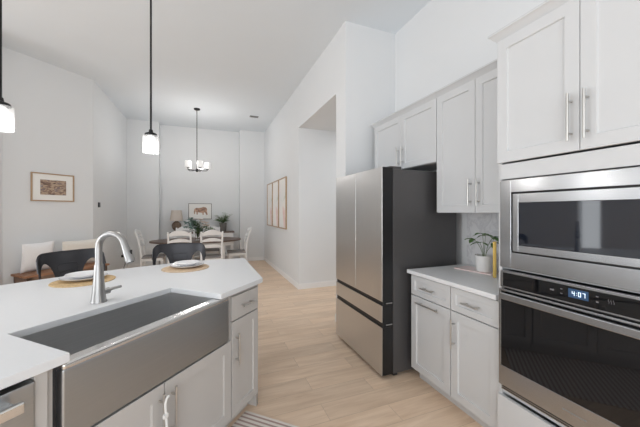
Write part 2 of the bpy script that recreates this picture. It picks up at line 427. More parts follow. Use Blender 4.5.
# ------------------------------------------------------------------ cabinet helpers (local x = along the face, y = out of the face, z = up)
def shaker(w, h, t=.02, fr=.058, rec=.009, x0=0, y0=0, z0=0):
    b = B(); bm = b.bm; c = .0015
    def ring(ins, y): return [bm.verts.new((x0 + x, y0 + y, z0 + z)) for x, z in ((ins, ins), (w - ins, ins), (w - ins, h - ins), (ins, h - ins))]
    rings = [ring(0, 0), ring(0, t - c), ring(c, t), ring(fr, t), ring(fr + .004, t - rec)]
    bm.faces.new(rings[0])
    for a, d in zip(rings, rings[1:]):
        for k in range(4): bm.faces.new((a[k], a[(k + 1) % 4], d[(k + 1) % 4], d[k]))
    bm.faces.new(rings[-1]); bmesh.ops.recalc_face_normals(bm, faces=bm.faces[:])
    return b
def slab(w, h, t=.02, x0=0, y0=0, z0=0): return B().box((x0, y0, z0), (x0 + w, y0 + t, z0 + h), .002)
def pull(b, c, L, vert, y0=.02, r=.0055, out=.032):
    x, z = c; dx, dz = (0, L / 2) if vert else (L / 2, 0)
    b.cyl((x - dx, y0 + out, z - dz), (x + dx, y0 + out, z + dz), r, n=12)
    for s in (-.68, .68): b.cyl((x + s * dx, y0 - .001, z + s * dz), (x + s * dx, y0 + out, z + s * dz), r * .85, n=10)
    return b
def door(par, x0, z0, w, h, m, hc=None, hL=.2, vert=True, y0=0, name='door', fr=.058):
    d = shaker(w, h, x0=x0, z0=z0, y0=y0, fr=fr).build(name, m, par)
    if hc: pull(B(), hc, hL, vert, y0=y0 + .02).build('handle', 'nickel', d)
    return d
def drawer(par, x0, z0, w, h, m, hL=.13, flat=True, y0=0):
    d = (slab(w, h, x0=x0, z0=z0, y0=y0) if flat else shaker(w, h, x0=x0, z0=z0, y0=y0, fr=.04)).build('drawer', m, par)
    pull(B(), (x0 + w / 2, z0 + h / 2), hL, False, y0=y0 + .02).build('handle', 'nickel', d)
    return d
def crown(par, x0, x1, z, ret=0.0, m='cab', left=True, right=False):
    # stepped cornice along the top of a cabinet, returning along its exposed end
    pr = [(0, -.008), (.006, -.008), (.010, .004), (.022, .016), (.030, .030), (.040, .036), (.040, .048), (0, .048)]
    b = B(); t = bmesh.new(); n = len(pr)
    def loop(pts): return [t.verts.new(p) for p in pts]
    path = []
    if left: path.append([(x1 + o, -ret, z + zz) for o, zz in pr])
    path.append([(x1 + (o if left else 0), o, z + zz) for o, zz in pr])
    path.append([(x0 - (o if right else 0), o, z + zz) for o, zz in pr])
    if right: path.append([(x0 - o, -ret, z + zz) for o, zz in pr])
    L = [loop(p) for p in path]
    for a, c in zip(L, L[1:]):
        for k in range(n): t.faces.new((a[k], a[(k + 1) % n], c[(k + 1) % n], c[k]))
    t.faces.new(L[0]); t.faces.new(list(reversed(L[-1]))); bmesh.ops.recalc_face_normals(t, faces=t.faces[:])
    b._merge(t); b.box((x0, -ret, z + .03), (x1, .001, z + .046))
    return b.build('crown', m, par)

R90 = PI / 2   # right-hand run: local x = world +y, local y = world -x

# ------------------------------------------------------------------ oven tower (front of doors at x = 1.55)
TX = 1.57; TY0 = 0.385; TW = 0.80
tw = thing('oven_tower_cabinet', 'tall pale grey cabinet framing the built-in microwave and oven', 'cabinet', (TX, TY0, 0), R90)
b = B().box((0, -.658, .1), (.02, 0, 2.375)).box((TW - .02, -.658, .1), (TW, 0, 2.375)).box((0, -.658, .1), (TW, -.64, 2.375))
b.box((0, -.658, 2.35), (TW, 0, 2.375)).box((.02, -.64, 1.58), (TW - .02, 0, 1.66)).box((.02, -.64, 1.074), (TW - .02, -.02, 1.082)).box((.02, -.64, .368), (TW - .02, -.01, .388))
b.box((.02, -.64, .1), (TW - .02, 0, .12))
b.box((.02, 0, 1.578), (TW - .02, .012, 1.662), .001)
b.build('body', 'cab', tw)
B().box((0, -.658, 0), (TW, -.07, .1)).build('toe_kick', 'cab', tw)
dw = (TW - .012) / 2
door(tw, TW / 2 + .0015, 1.672, dw, .692, 'cab', hc=(TW / 2 + .031, 1.824), hL=.215)
door(tw, .0045, 1.672, dw, .692, 'cab', hc=(TW / 2 - .031, 1.824), hL=.215)
drawer(tw, .006, .115, TW - .012, .245, 'cab', hL=.25)
crown(tw, 0, TW, 2.372, ret=.255)

# ------------------------------------------------------------------ built-in microwave
MY0 = TY0 + .022; MW = TW - .044
mw = thing('microwave', 'built-in stainless microwave with dark window, above the wall oven', 'microwave', (TX, MY0, 0), R90)
Z0, Z1 = 1.086, 1.572
B().box((.01, -.45, Z0 + .01), (MW - .01, -.004, Z1 - .01)).build('housing', 'black', mw)
fx, fz0, fz1 = .064, .087, .071
b = B()
b.box((0, -.004, Z0), (fx, .02, Z1), .003).box((MW - fx, -.004, Z0), (MW, .02, Z1), .003)
b.box((fx - .003, -.004, Z1 - fz1), (MW - fx + .003, .0195, Z1), .003).box((fx - .003, -.004, Z0), (MW - fx + .003, .0195, Z0 + fz0), .003)
b.build('trim_kit', 'steel', mw)
dx0, dx1, dz0, dz1 = fx + .008, MW - fx - .008, Z0 + fz0 + .008, Z1 - fz1 - .008
wx0, wx1, wz0, wz1 = dx0 + .10, dx1 - .032, dz0 + .034, dz1 - .048
wx0 = dx0 + .032
b = B().box((dx0, 0, dz0), (wx0, .020, dz1), .002).box((wx1, 0, dz0), (dx1, .020, dz1), .002)
b.box((wx0 - .002, 0, dz0), (wx1 + .002, .0195, wz0), .002).box((wx0 - .002, 0, wz1), (wx1 + .002, .0195, dz1), .002)
dr = b.build('door', 'steel', mw)
B().box((wx0, 0, wz0), (wx1, .0185, wz1), .001).build('window', 'mwglass', dr)

# ------------------------------------------------------------------ wall oven
ov = thing('wall_oven', 'built-in stainless wall oven with black glass door, under the microwave', 'oven', (TX, MY0, 0), R90)
B().box((.01, -.55, .40), (MW - .01, -.002, 1.06)).build('housing', 'black', ov)
cp = B().box((0, -.002, .972), (MW, .018, 1.068), .003).build('control_panel', 'steel', ov)
B().box((.018, .0, .981), (MW - .018, .021, 1.056), .001).build('panel_glass', 'ovenglass', cp)
# local x of display: world y .755 - .826
sx0, sx1 = .752 - MY0, .828 - MY0
sc = B().box((sx0, .015, 1.006), (sx1, .0222, 1.046)).build('display', 'screen', cp)
def seg_digits():
    b = B(); SEG = {'4': 'bcfg', '0': 'abcdef', '7': 'abc'}
    w, h, t = .0105, .020, .0024
    def bar(x0, z0, x1, z1): b.box((x0, .0215, z0), (x1, .0228, z1))
    cx = (sx0 + sx1) / 2; z = 1.016
    # local +x runs to the left in the picture, so text advances towards -x
    for ch, off in (('4', .0235), ('0', -.0005), ('7', -.0165)):
        X = cx + off
        seg = {'a': (X - w, z + h - t, X, z + h), 'b': (X - w, z + h / 2, X - w + t, z + h), 'c': (X - w, z, X - w + t, z + h / 2),
               'd': (X - w, z, X, z + t), 'e': (X - t, z, X, z + h / 2), 'f': (X - t, z + h / 2, X, z + h), 'g': (X - w, z + h / 2 - t / 2, X, z + h / 2 + t / 2)}
        for s in SEG[ch]: bar(*seg[s])
    X = cx + .0065
    bar(X - t, z + .004, X, z + .004 + t); bar(X - t, z + .013, X, z + .013 + t)
    return b
seg_digits().build('digits', 'digits', sc)
for y, z, w, h in ((.896, 1.022, .018, .008), (.856, 1.035, .009, .004), (.856, 1.014, .009, .004), (.722, 1.035, .009, .004), (.722, 1.012, .009, .006)):
    B().box((y - MY0 - w / 2, .020, z - h / 2), (y - MY0 + w / 2, .0214, z + h / 2)).build('panel_icon', 'icon', cp)
for k in range(3): B().tube([(.684 - MY0 - k * .008, .0210, 1.016), (.682 - MY0 - k * .008, .0210, 1.022), (.686 - MY0 - k * .008, .0210, 1.028), (.684 - MY0 - k * .008, .0210, 1.034)], .0008, n=5).build('panel_icon', 'icon', cp)
b = B().box((0, 0, .955), (MW, .03, .966), .002).box((0, 0, .428), (MW, .03, .538), .003)
b.box((0, 0, .535), (.014, .0295, .957), .002).box((MW - .014, 0, .535), (MW, .0295, .957), .002)
dr = b.build('door', 'steel', ov)
B().box((.012, 0, .536), (MW - .012, .0285, .957), .001).build('door_glass', 'ovenglass', dr)
hb = B().box((.022, .040, .914), (MW - .022, .056, .950), .005, seg=3)
for x in (.045, MW - .045): hb.box((x - .014, .026, .922), (x + .014, .045, .942), .004)
hb.build('handle', 'steel', dr)
lg = B(); x = .44
for k, w in enumerate((.012, .006, .009, .007, .010, .006, .008, .005, .009)):
    lg.box((x - w, .0295, .4795), (x, .0306, .4855)); x -= w + .0025
lg.build('maker_mark', 'etch', dr)
b = B()
for k in range(3): b.box((.002, -.004, .395 + k * .0105), (MW - .002, .012, .4005 + k * .0105), .001)
b.build('vent_slats', 'steel', ov)
B().box((.002, -.02, .391), (MW - .002, .002, .427)).build('vent_backing', 'black', ov)

# ------------------------------------------------------------------ base cabinets and counter right of the refrigerator
BX = 1.60; BY0 = 1.188; BYM = 1.553; BY1 = 1.972
def base_unit(name, label, y0, y1, trash):
    w = y1 - y0
    t = thing(name, label, 'cabinet', (BX, y0, 0), R90)
    B().box((0, -.628, .1), (w, 0, .884)).build('body', 'cab', t)
    B().box((0, -.628, 0), (w, -.07, .1)).build('toe_kick', 'cab', t)
    drawer(t, .004, .716, w - .008, .158, 'cab', hL=.13, flat=False)
    if trash: door(t, .004, .108, w - .008, .600, 'cab', hc=(w / 2, .668), hL=.24, vert=False, name='pull_out_front')
    else: door(t, .004, .108, w - .008, .600, 'cab', hc=(w - .035, .56), hL=.2)
    return t
base_unit('base_cabinet', 'pale base cabinet with a vertical door pull, beside the oven tower', BY0, BYM, False)
base_unit('base_cabinet', 'pale pull-out base cabinet with horizontal pulls, next to the refrigerator', BYM, BY1, True)
tag(B().box((1.548, BY0 - .0005, .886), (2.219, 1.985, .916), .003).build('countertop', 'quartz'), 'short white quartz countertop between refrigerator and oven tower', 'countertop')

# ------------------------------------------------------------------ wall cabinets
UX = 1.87
up = thing('wall_cabinet', 'tall two-door wall cabinet hung over the short counter', 'cabinet', (UX, 1.19, 1.385), R90)
w = 1.972 - 1.19
B().box((0, -.359, 0), (w, 0, 1.0)).build('body', 'cab', up)
s = 1.584 - 1.19
door(up, s + .002, .003, w - s - .005, .99, 'cab', hc=(s + .036, .152), hL=.2)
door(up, .003, .003, s - .005, .99, 'cab', hc=(s - .036, .152), hL=.2)
crown(up, 0, w, 1.0, ret=.35, left=False)
fc = thing('wall_cabinet', 'short two-door wall cabinet above the refrigerator', 'cabinet', (UX, 1.974, 1.825), R90)
w = 2.985 - 1.974; s = 2.463 - 1.974
B().box((0, -.359, 0), (w, 0, .56)).build('body', 'cab', fc)
door(fc, s + .002, .003, w - s - .02, .55, 'cab', hc=(s + .036, .135), hL=.19)
door(fc, .003, .003, s - .005, .55, 'cab', hc=(s - .036, .135), hL=.19)
crown(fc, 0, w, .56, ret=.35, left=True)

# ------------------------------------------------------------------ refrigerator
FX = 1.452; FY0 = 2.035; FW = .91; FH = 1.765
fr = thing('refrigerator', 'large stainless french-door refrigerator with dark grey sides', 'refrigerator', (FX, FY0, 0), R90)
B().box((.004, -.70, .035), (FW - .004, 0, FH - .012), .006).build('body', 'fridgeside', fr)
B().box((.02, -.05, .012), (FW - .02, -.01, .06)).build('kick_grille', 'black', fr)
for x in (.06, FW - .06):
    for y in (-.06, -.64): B().cyl((x, y, 0), (x, y, .04), .02).build('foot', 'black', fr)
DT = .112
def fdoor(name, x0, x1, z0, z1):
    d = B().box((x0, .006, z0), (x1, DT - .006, z1), .002).build(name, 'black', fr)
    B().box((x0 + .0005, DT - .0065, z0), (x1 - .0005, DT, z1), .003).build('steel_face', 'fridgeface', d)
    return d
mid = FW * .5
fdoor('door', 0, mid - .0015, .652, FH)
fdoor('door', mid + .0015, FW, .652, FH)
fdoor('drawer', 0, FW, .478, .618)
fdoor('freezer_drawer', 0, FW, .04, .436)
B().box((.003, .004, .61), (FW - .003, .098, .654)).box((.003, .004, .432), (FW - .003, .098, .482)).build('finger_grips', 'black', fr)
for x in (.05, FW - .05): B().box((x - .04, -.09, FH - .014), (x + .04, .03, FH + .012), .004).build('hinge_cover', 'fridgeside', fr)
for z in (.635, .457): B().box((-.003, .012, z - .006), (.02, .075, z + .006), .002).build('hinge', 'steel', fr)

# ------------------------------------------------------------------ island (local x = s, away from the right-hand corner; y = out of the face)
D0 = Vector((.375, 2.10)); U = Vector((.684, .730)).normalized(); N = Vector((U.y, -U.x))
IA = math.atan2(-U.y, -U.x)
def isl(s, n): return D0 - U * s + N * n
def loc3(p, z=0): return (p.x, p.y, z)
CT0, CT1 = .885, .917
back = [(.358, 3.06), (-.036, 3.062), (-.26, 3.012), (-.45, 2.945), (-.68, 2.852), (-.90, 2.738), (-1.106, 2.618), (-1.29, 2.485), (-1.96, 1.86)]
poly = [tuple(D0)] + back + [tuple(isl(1.95, 0)), tuple(isl(1.187, .002)), tuple(isl(1.187, -.405)), tuple(isl(.440, -.392)), tuple(isl(.440, .004))]
o = B().prism(poly, CT0, CT1, .003).build('island_countertop', 'quartz')
tag(o, 'long white quartz island countertop cut out around the steel sink', 'countertop')
kb = [isl(.03, -.034), Vector((.345, 2.13)), Vector((.345, 2.74)), Vector((-.02, 2.74)), Vector((-.30, 2.68)), Vector((-.62, 2.54)), Vector((-.98, 2.34)), isl(1.93, -1.0), isl(1.93, -.636), isl(.03, -.636)]
o = B().prism([tuple(p) for p in kb], 0, CT0 - .001).build('kitchen_island', 'cabgrey')
tag(o, 'grey panelled back and end of the kitchen island', 'island')

def icab(name, label, s0, s1, cat='cabinet'):
    return thing(name, label, cat, loc3(isl(s0, -.032)), IA)
w = .29
t = icab('base_cabinet', 'grey base cabinet with one drawer and door at the island end', .034, .324)
B().box((0, -.6, .1), (w, 0, .884)).build('body', 'cabgrey', t)
B().box((0.01, -.6, 0), (w, -.07, .1)).build('toe_kick', 'cabgrey', t)
drawer(t, .006, .715, w - .010, .148, 'cabgrey', hL=.13)
door(t, .006, .112, w - .010, .595, 'cabgrey', hc=(w - .034, .535), hL=.2, fr=.052)
sb = icab('sink_base_cabinet', 'grey two-door base cabinet under the steel farmhouse sink', .326, 1.238)
w = .912
B().box((0, -.6, .1), (.018, 0, .884)).box((w - .018, -.6, .1), (w, 0, .884)).box((0, -.6, .1), (w, 0, .118)).box((0, -.6, .1), (w, -.585, .884)).build('body', 'cabgrey', sb)
B().box((0, -.6, 0), (w, -.07, .1)).build('toe_kick', 'cabgrey', sb)
B().box((w - .036, -.03, .10), (w, -.005, .884)).build('gap_shade', 'gunmetal', sb, label='dark strip for the shaded gap beside the sink apron')  # dark strip painted in for the shade of the open gap
seam = .802 - .326
door(sb, .004, .112, seam - .006, .488, 'cabgrey', hc=(seam - .034, .45), hL=.24, fr=.062)
door(sb, seam + .002, .112, w - .036 - seam - .004, .488, 'cabgrey', hc=(seam + .031, .45), hL=.24, fr=.062)
# child lock looped over the two pulls
lk = B(); hx = seam + .031
lk.tube([(hx - .006, .066, .36), (hx + .004, .066, .50), (hx + .006, .066, .535), (hx + .001, .067, .553), (hx - .008, .066, .560), (hx - .018, .060, .553)], .0055, n=10)
lk.box((hx - .006, .060, .470), (hx + .018, .074, .490), .004)
o = lk.build('cabinet_lock', 'whiteplastic', None, loc=loc3(isl(.326, -.032)), rz=IA)
tag(o, 'white plastic child lock looped over the sink cabinet pull', 'child lock')

# farmhouse sink
sk = thing('farmhouse_sink', 'deep stainless farmhouse sink with a wide apron front', 'sink', loc3(isl(.36, 0), 0), IA)
W = .846; zt = .884; zb = .612
B().box((0, -.05, zb), (W, -.004, zt - .020), .008, seg=3).build('apron', 'steelsink', sk)
B().box((.001, -.062, zt - .026), (W - .001, -.003, zt), .009, seg=4).build('front_rim', 'steelrim', sk)
ix0, ix1, iy0, iy1 = .070, .838, -.415, -.055
b = B()
b.box((ix0 - .02, iy0 - .02, zb + .02), (ix0, iy1, zt - .001), .001).box((ix1, iy0 - .02, zb + .02), (ix1 + .018, iy1, zt - .001), .001)
b.box((ix0 - .02, iy0 - .02, zb + .02), (ix1 + .018, iy0, zt - .001), .001).box((ix0 - .02, iy0 - .02, zb + .018), (ix1 + .018, -.04, zb + .03), .001)
b.build('basin', 'basin', sk)
B().lathe([(0, .004), (.03, .004), (.042, .008), (.045, .003), (.045, 0), (0, 0)], ((ix0 + ix1) / 2, -.25, zb + .0301)).build('drain', 'steelrim', sk)

# dishwasher at the left end of the island
dwp = icab('dishwasher', 'stainless dishwasher with a bar handle, left of the island sink', 1.276, 1.876, 'dishwasher')
B().box((.004, -.58, .1), (.596, -.01, .868)).build('body', 'black', dwp)
B().box((.0, -.01, .115), (.6, .026, .866), .005).build('door', 'steelsink', dwp)
hb = B().box((.045, .060, .808), (.555, .078, .842), .005, seg=3)
for x in (.075, .525): hb.box((x - .016, .024, .814), (x + .016, .066, .836), .003)
hb.build('handle', 'steelrim', dwp)
B().box((.004, -.58, 0), (.596, -.06, .1)).build('toe_kick', 'black', dwp)
o = B().box((0, -.6, .1), (.034, .016, .884), .002).box((0, -.6, 0), (.034, -.07, .1)).build('filler_panel', 'cabgrey', None, loc=loc3(isl(1.240, -.032)), rz=IA)
tag(o, 'narrow grey filler panel between the sink and the dishwasher', 'filler panel')

# faucet
FP = Vector((-.535, 1.86))
fd = (N * .95 + U * .28).normalized()
fa = thing('kitchen_faucet', 'tall brushed steel gooseneck faucet behind the island sink', 'faucet', (FP.x, FP.y, CT1), math.atan2(fd.y, fd.x))
B().lathe([(0, 0), (.037, 0), (.037, .005), (.034, .010), (.030, .05), (.025, .11), (.0215, .17), (.0195, .20), (0, .20)]).build('body', 'faucet', fa)
pts = [Vector((0, 0, .19)), Vector((0, 0, .25)), Vector((0, 0, .282))]
for k in range(1, 13):
    a = PI - k * (PI * .92) / 12
    pts.append(Vector((.074 + .074 * math.cos(a), 0, .290 + .074 * math.sin(a))))
e = pts[-1]; dd = (pts[-1] - pts[-2]).normalized()
B().tube(pts, .0165, n=18).build('spout', 'faucet', fa)
hd = B().tube([e, e + dd * .012, e + dd * .03, e + dd * .085, e + dd * .10], [.0168, .0175, .0185, .023, .0215], n=18).build('spray_head', 'faucet', fa)
B().box((-.004, -.005, -.012), (.004, .005, .012), .002, mx=Matrix.Translation(e + dd * .05 + Vector((.020, 0, .006)))).build('spray_button', 'black', hd)
B().tube([e + dd * .098, e + dd * .103], .016, n=16).build('nozzle', 'black', hd)
lv = (U.x * math.cos(-math.atan2(fd.y, fd.x)) - U.y * math.sin(-math.atan2(fd.y, fd.x)), U.x * math.sin(-math.atan2(fd.y, fd.x)) + U.y * math.cos(-math.atan2(fd.y, fd.x)))
L = Vector((lv[0], lv[1], 0)).normalized()
B().tube([L * .015 + Vector((0, 0, .048)), L * .052 + Vector((0, 0, .050))], .017, n=14).tube([L * .048 + Vector((0, 0, .052)), L * .075 + Vector((0, 0, .055)), L * .118 + Vector((0, 0, .056))], [.009, .008, .007], n=10).build('lever', 'faucet', fa)

# ------------------------------------------------------------------ counter stools
def make_stool():
    t = thing('counter_stool', '', 'stool')
    SH, TOP = .665, 1.063
    # seat faces +y (towards the counter); back at y = -.17
    b = B()
    b.prism([(.165 * sx * (1.0 if True else 1), .165 * sy) for sx, sy in ((-1, -.72), (-.72, -1), (.72, -1), (1, -.72), (1, .72), (.72, 1), (-.72, 1), (-1, .72))], SH - .012, SH, .003)
    b.prism([(.168 * sx, .168 * sy) for sx, sy in ((-1, -.72), (-.72, -1), (.72, -1), (1, -.72), (1, .72), (.72, 1), (-.72, 1), (-1, .72))], SH - .05, SH - .012, .002)
    b.build('seat', 'gunmetal', t)
    def rim(u):
        # plan curve of the back band, u in [-1, 1]
        x = .25 * math.sin(u * 1.25) / math.sin(1.25)
        y = -.205 + .15 * (1 - math.cos(u * 1.25))
        return x, y
    def zt(u): return TOP - .075 * max(0, abs(u) - .60) ** 2 / .16 - (.06 * max(0, abs(u) - .9) / .1)
    def zb(u):
        a = abs(u)
        if a < .24: return SH - .02
        if a < .30: return SH - .02 + (.02 + .12) * 0 + (.06) * (a - .24) / .06
        if a < .90:
            q_ = (a - .59) / .31
            return SH + .045 + (TOP - .078 - SH - .045) * math.sqrt(max(0, 1 - q_ * q_)) ** .8
        return SH - .02
    def fn(i, j):
        u = -1 + 2 * i; x, y = rim(u); lo, hi = zb(u), zt(u); z = lo + (hi - lo) * j
        lean = (z - SH) / (TOP - SH)
        return Vector((x * (.86 + .14 * lean), y * (.86 + .14 * lean) - .02 * lean, z))
    B().grid(fn, 96, 12, thick=.004).build('backrest', 'gunmetal', t, angle=50)
    # rolled edge along the top and pressed ribs on the splat
    B().tube([fn(k / 40, 1) for k in range(41)], .006, n=8).build('top_roll', 'gunmetal', t)
    rb = B()
    for z0, z1, w0, w1 in ((.84, .965, .075, .105),):
        pts = []
        for fx_, fz_ in ((-1, 0), (-1, .8), (-.75, 1), (.75, 1), (1, .8), (1, 0)):
            x = fx_ * (w0 + (w1 - w0) * fz_) * .75; z = z0 + (z1 - z0) * fz_
            u = math.asin(max(-1, min(1, x / .25 * math.sin(1.25)))) / 1.25
            xx, yy = rim(u); l = (z - SH) / (TOP - SH)
            pts.append((xx, yy * (.86 + .14 * l) - .02 * l + .003, z))
        rb.tube(pts, .004, n=6)
        pts = []
        for k in range(9):
            x = -.06 + .12 * k / 8; z = .895 + .012 * math.sin(PI * k / 8)
            u = math.asin(x / .25 * math.sin(1.25)) / 1.25
            xx, yy = rim(u); l = (z - SH) / (TOP - SH)
            pts.append((xx, yy * (.86 + .14 * l) - .02 * l + .003, z))
        rb.tube(pts, .004, n=6)
    rb.build('pressed_rib', 'gunmetal', t)
    for sx in (-1, 1):
        for sy in (-1, 1):
            top = Vector((sx * .145, sy * .145, SH - .03)); bot = Vector((sx * .205, sy * .205, .0))
            bb = B().tube([top, bot + Vector((0, 0, .012))], [.018, .013], n=8)
            lg = bb.build('leg', 'gunmetal', t)
            B().lathe([(0, 0), (.016, 0), (.016, .014), (0, .016)], (bot.x, bot.y, 0), n=12).build('foot_cap', 'black', lg)
    fo = B(); z = .24; k = .19
    for p, q_ in (((-k, -k), (k, -k)), ((k, -k), (k, k)), ((k, k), (-k, k)), ((-k, k), (-k, -k))): fo.tube([(*p, z), (*q_, z)], .008, n=8)
    fo.build('footrest', 'gunmetal', t)
    return t
st1 = make_stool()
st1['label'] = 'black metal stool nearest the wooden bench, behind the faucet'; st1['group'] = 'counter stools at the island'
aN = math.atan2(N.y, N.x) - PI / 2
c1 = Vector((-1.06, 2.86))
st1.location = (-.935, 2.89, 0); st1.rotation_euler = (0, 0, aN)
st2 = dup(st1, (-.255, 3.10, 0), PI, 'black metal stool in front of the dining table, at the straight island edge')

# ------------------------------------------------------------------ place settings
def placemat(c, r, m, label):
    b = B().lathe([(0, 0), (r, 0), (r + .003, .003), (r, .006)] + [x for k in range(12, 0, -1) for x in ((r * k / 12.5, .0065), (r * (k - .5) / 12.5, .0052))] + [(0, .006)], (0, 0, 0), n=48)
    return tag(b.build('placemat', m, None, loc=(*c, CT1)), label, 'placemat', 'placemats on the island')
def plate(c, r, z, label):
    b = B().lathe([(0, 0), (r * .55, 0), (r * .6, .003), (r * .98, .020), (r, .023), (r * .97, .0235), (r * .62, .009), (0, .007)], (0, 0, 0), n=48)
    return tag(b.build('plate', 'china', None, loc=(*c, z)), label, 'plate', 'plates on the island')
placemat((-.79, 2.455), .178, 'woven', 'round golden straw placemat on the counter behind the faucet')
plate((-.800, 2.49), .135, CT1 + .0066, 'larger white plate at the bottom of the stack behind the faucet')
plate((-.800, 2.49), .105, CT1 + .0066 + .018, 'smaller white plate on top of the stack behind the faucet')
placemat((-.165, 2.695), .182, 'woven2', 'round tan straw placemat near the far corner of the island')
plate((-.155, 2.72), .135, CT1 + .0066, 'larger white plate under the small one, near the far island corner')
plate((-.155, 2.72), .105, CT1 + .0066 + .018, 'smaller white plate topping the stack near the far island corner')

# ------------------------------------------------------------------ rug
rg = B().box((0, 0, 0), (1.6, .70, .008), .003).build('kitchen_rug', 'rug', None, loc=loc3(isl(.075, .66)), rz=IA)
rg.location = loc3(isl(.10, -.07)); 
rg.rotation_euler = (0, 0, IA)
tag(rg, 'striped rose and cream rug on the floor before the sink', 'rug')

# ------------------------------------------------------------------ things on the short counter
o = B().box((-.10, -.125, 0), (.08, .19, .010), .004).build('serving_board', 'pinkstone', None, loc=(2.06, 1.69, .916), rz=math.radians(8))
tag(o, 'pink marbled serving board under the white plant pot', 'board')
pp = thing('potted_plant', 'small leafy plant in a white pot on the short counter', 'plant', (2.03, 1.655, .926))
B().lathe([(0, 0), (.048, 0), (.055, .006), (.063, .06), (.064, .115), (.067, .118), (.067, .126), (.060, .126), (.058, .108), (0, .108)]).build('pot', 'pot', pp)
B().lathe([(0, .112), (.0585, .110)], n=20).build('soil', 'soil', pp)
st = B(); lf = B()
for k, (a, hgt, rad) in enumerate(((0.4, .17, .03), (2.2, .14, .07), (3.6, .19, .05), (4.9, .12, .08), (5.6, .16, .06), (1.3, .11, .05))):
    tip = Vector((rad * math.cos(a), rad * math.sin(a), .11 + hgt))
    st.tube(bez((0.01 * math.cos(a), .01 * math.sin(a), .108), (0.01 * math.cos(a), .01 * math.sin(a), .108 + hgt * .6), tip * .95, tip, 6), .0018, n=6)
    for d in (-1.3, -.45, .4, 1.25):
        lf.leaf(tip, (math.cos(a + d), math.sin(a + d), .30 - .25 * abs(d)), (0, 0, 1), .072 + .02 * random.random(), .040, .35)
st.build('stem', 'stem', pp); lf.build('foliage', 'leaf', pp)
o = B().box((-.011, -.010, 0), (.011, .010, .262), .002).box((-.008, .0, 0), (.008, .10, .255), .002).build('display_frame', 'gold', None, loc=(1.945, 1.50, .916), rz=-math.radians(50))
tag(o, 'slim gold-edged frame standing on end beside the plant pot', 'frame')

# ------------------------------------------------------------------ pendant lights
def point(name, par, loc, energy, size, col=(1.0, 0.97, 0.94)):
    d = bpy.data.lights.new(name, 'POINT'); d.energy = energy; d.shadow_soft_size = size; d.color = col
    o = bpy.data.objects.new(name, d); COL.objects.link(o); o.parent = par; o.location = loc
    return o
def make_pendant(label):
    t = thing('pendant_light', label, 'pendant light', group='pendant lights over the island')
    B().lathe([(0, 0), (.06, 0), (.06, -.018), (.05, -.025), (0, -.025)]).build('canopy', 'blackmetal', t)
    B().cyl((0, 0, -.02), (0, 0, -1.72), .0062, n=12).build('rod', 'blackmetal', t)
    B().lathe([(0, -1.702), (.011, -1.702), (.014, -1.72), (.034, -1.728), (.038, -1.735), (.038, -1.743), (0, -1.743)], n=28).build('cap', 'blackmetal', t)
    B().lathe([(.044, -1.743), (.0485, -1.749), (.0485, -1.858), (.0455, -1.858), (.0455, -1.75), (.033, -1.744), (.033, -1.742), (.044, -1.743)], n=36).build('glass_shade', 'seeded', t)
    B().lathe([(0, -1.743), (.018, -1.743), (.027, -1.755), (.028, -1.815), (.02, -1.828), (0, -1.831)], n=24).build('bulb', 'frost', t)
    point('lamp_glow', t, (0, 0, -1.89), 6, .03)
    return t
p1 = make_pendant('clear glass pendant light hanging nearer the dining chandelier'); p1.location = (-.352, 2.235, CEIL)
p2 = dup(p1, (-.93, 1.865, CEIL), 0, 'clear glass pendant light cut by the left edge of the photo')

# ------------------------------------------------------------------ chandelier
ch = thing('chandelier', 'black five-arm chandelier with white glass shades over the dining table', 'chandelier', (-.205, 6.93, CEIL))
B().lathe([(0, 0), (.065, 0), (.065, -.02), (.05, -.03), (0, -.03)]).build('canopy', 'blackmetal', ch)
zb_ = 2.30 - CEIL
B().cyl((0, 0, -.02), (0, 0, zb_), .008, n=10).build('rod', 'blackmetal', ch)
B().lathe([(0, -.045), (.02, -.04), (.028, -.015), (.028, .02), (.012, .04), (0, .04)], (0, 0, zb_)).build('hub', 'blackmetal', ch)
for k in range(5):
    a = 2 * PI * k / 5; c, s = math.cos(a), math.sin(a)
    ar = B().tube([(.02 * c, .02 * s, zb_), (.12 * c, .12 * s, zb_ - .012), (.20 * c, .20 * s, zb_ - .008), (.215 * c, .215 * s, zb_ + .01), (.215 * c, .215 * s, zb_ + .03)], .007, n=8).lathe([(0, .02), (.03, .022), (.03, .03), (0, .032)], (.215 * c, .215 * s, zb_)).build('arm', 'blackmetal', ch)
    B().lathe([(0, .032), (.04, .032), (.058, .040), (.060, .17), (.056, .17), (.054, .045), (0, .04)], (.215 * c, .215 * s, zb_), n=20).build('lamp_shade', 'frostshade', ar)
    point('lamp_glow', ar, (.215 * c, .215 * s, zb_ + .21), 9.5, .06)

# ------------------------------------------------------------------ ceiling vent
cv = thing('ceiling_vent', 'small dark slotted vent on the ceiling right of the chandelier', 'vent', (1.045, 7.01, CEIL))
b = B().box((-.10, -.055, -.008), (-.085, .055, 0)).box((.085, -.055, -.008), (.10, .055, 0)).box((-.085, -.055, -.008), (.085, -.042, 0)).box((-.085, .042, -.008), (.085, .055, 0))
b.build('frame', 'etch', cv)
B().box((-.085, -.042, -.002), (.085, .042, 0)).build('backing', 'black', cv)
for k in range(4): B().box((-.085, -.034 + k * .02, -.010), (.085, -.026 + k * .02, -.002), mx=None).build('slat', 'etch', cv)

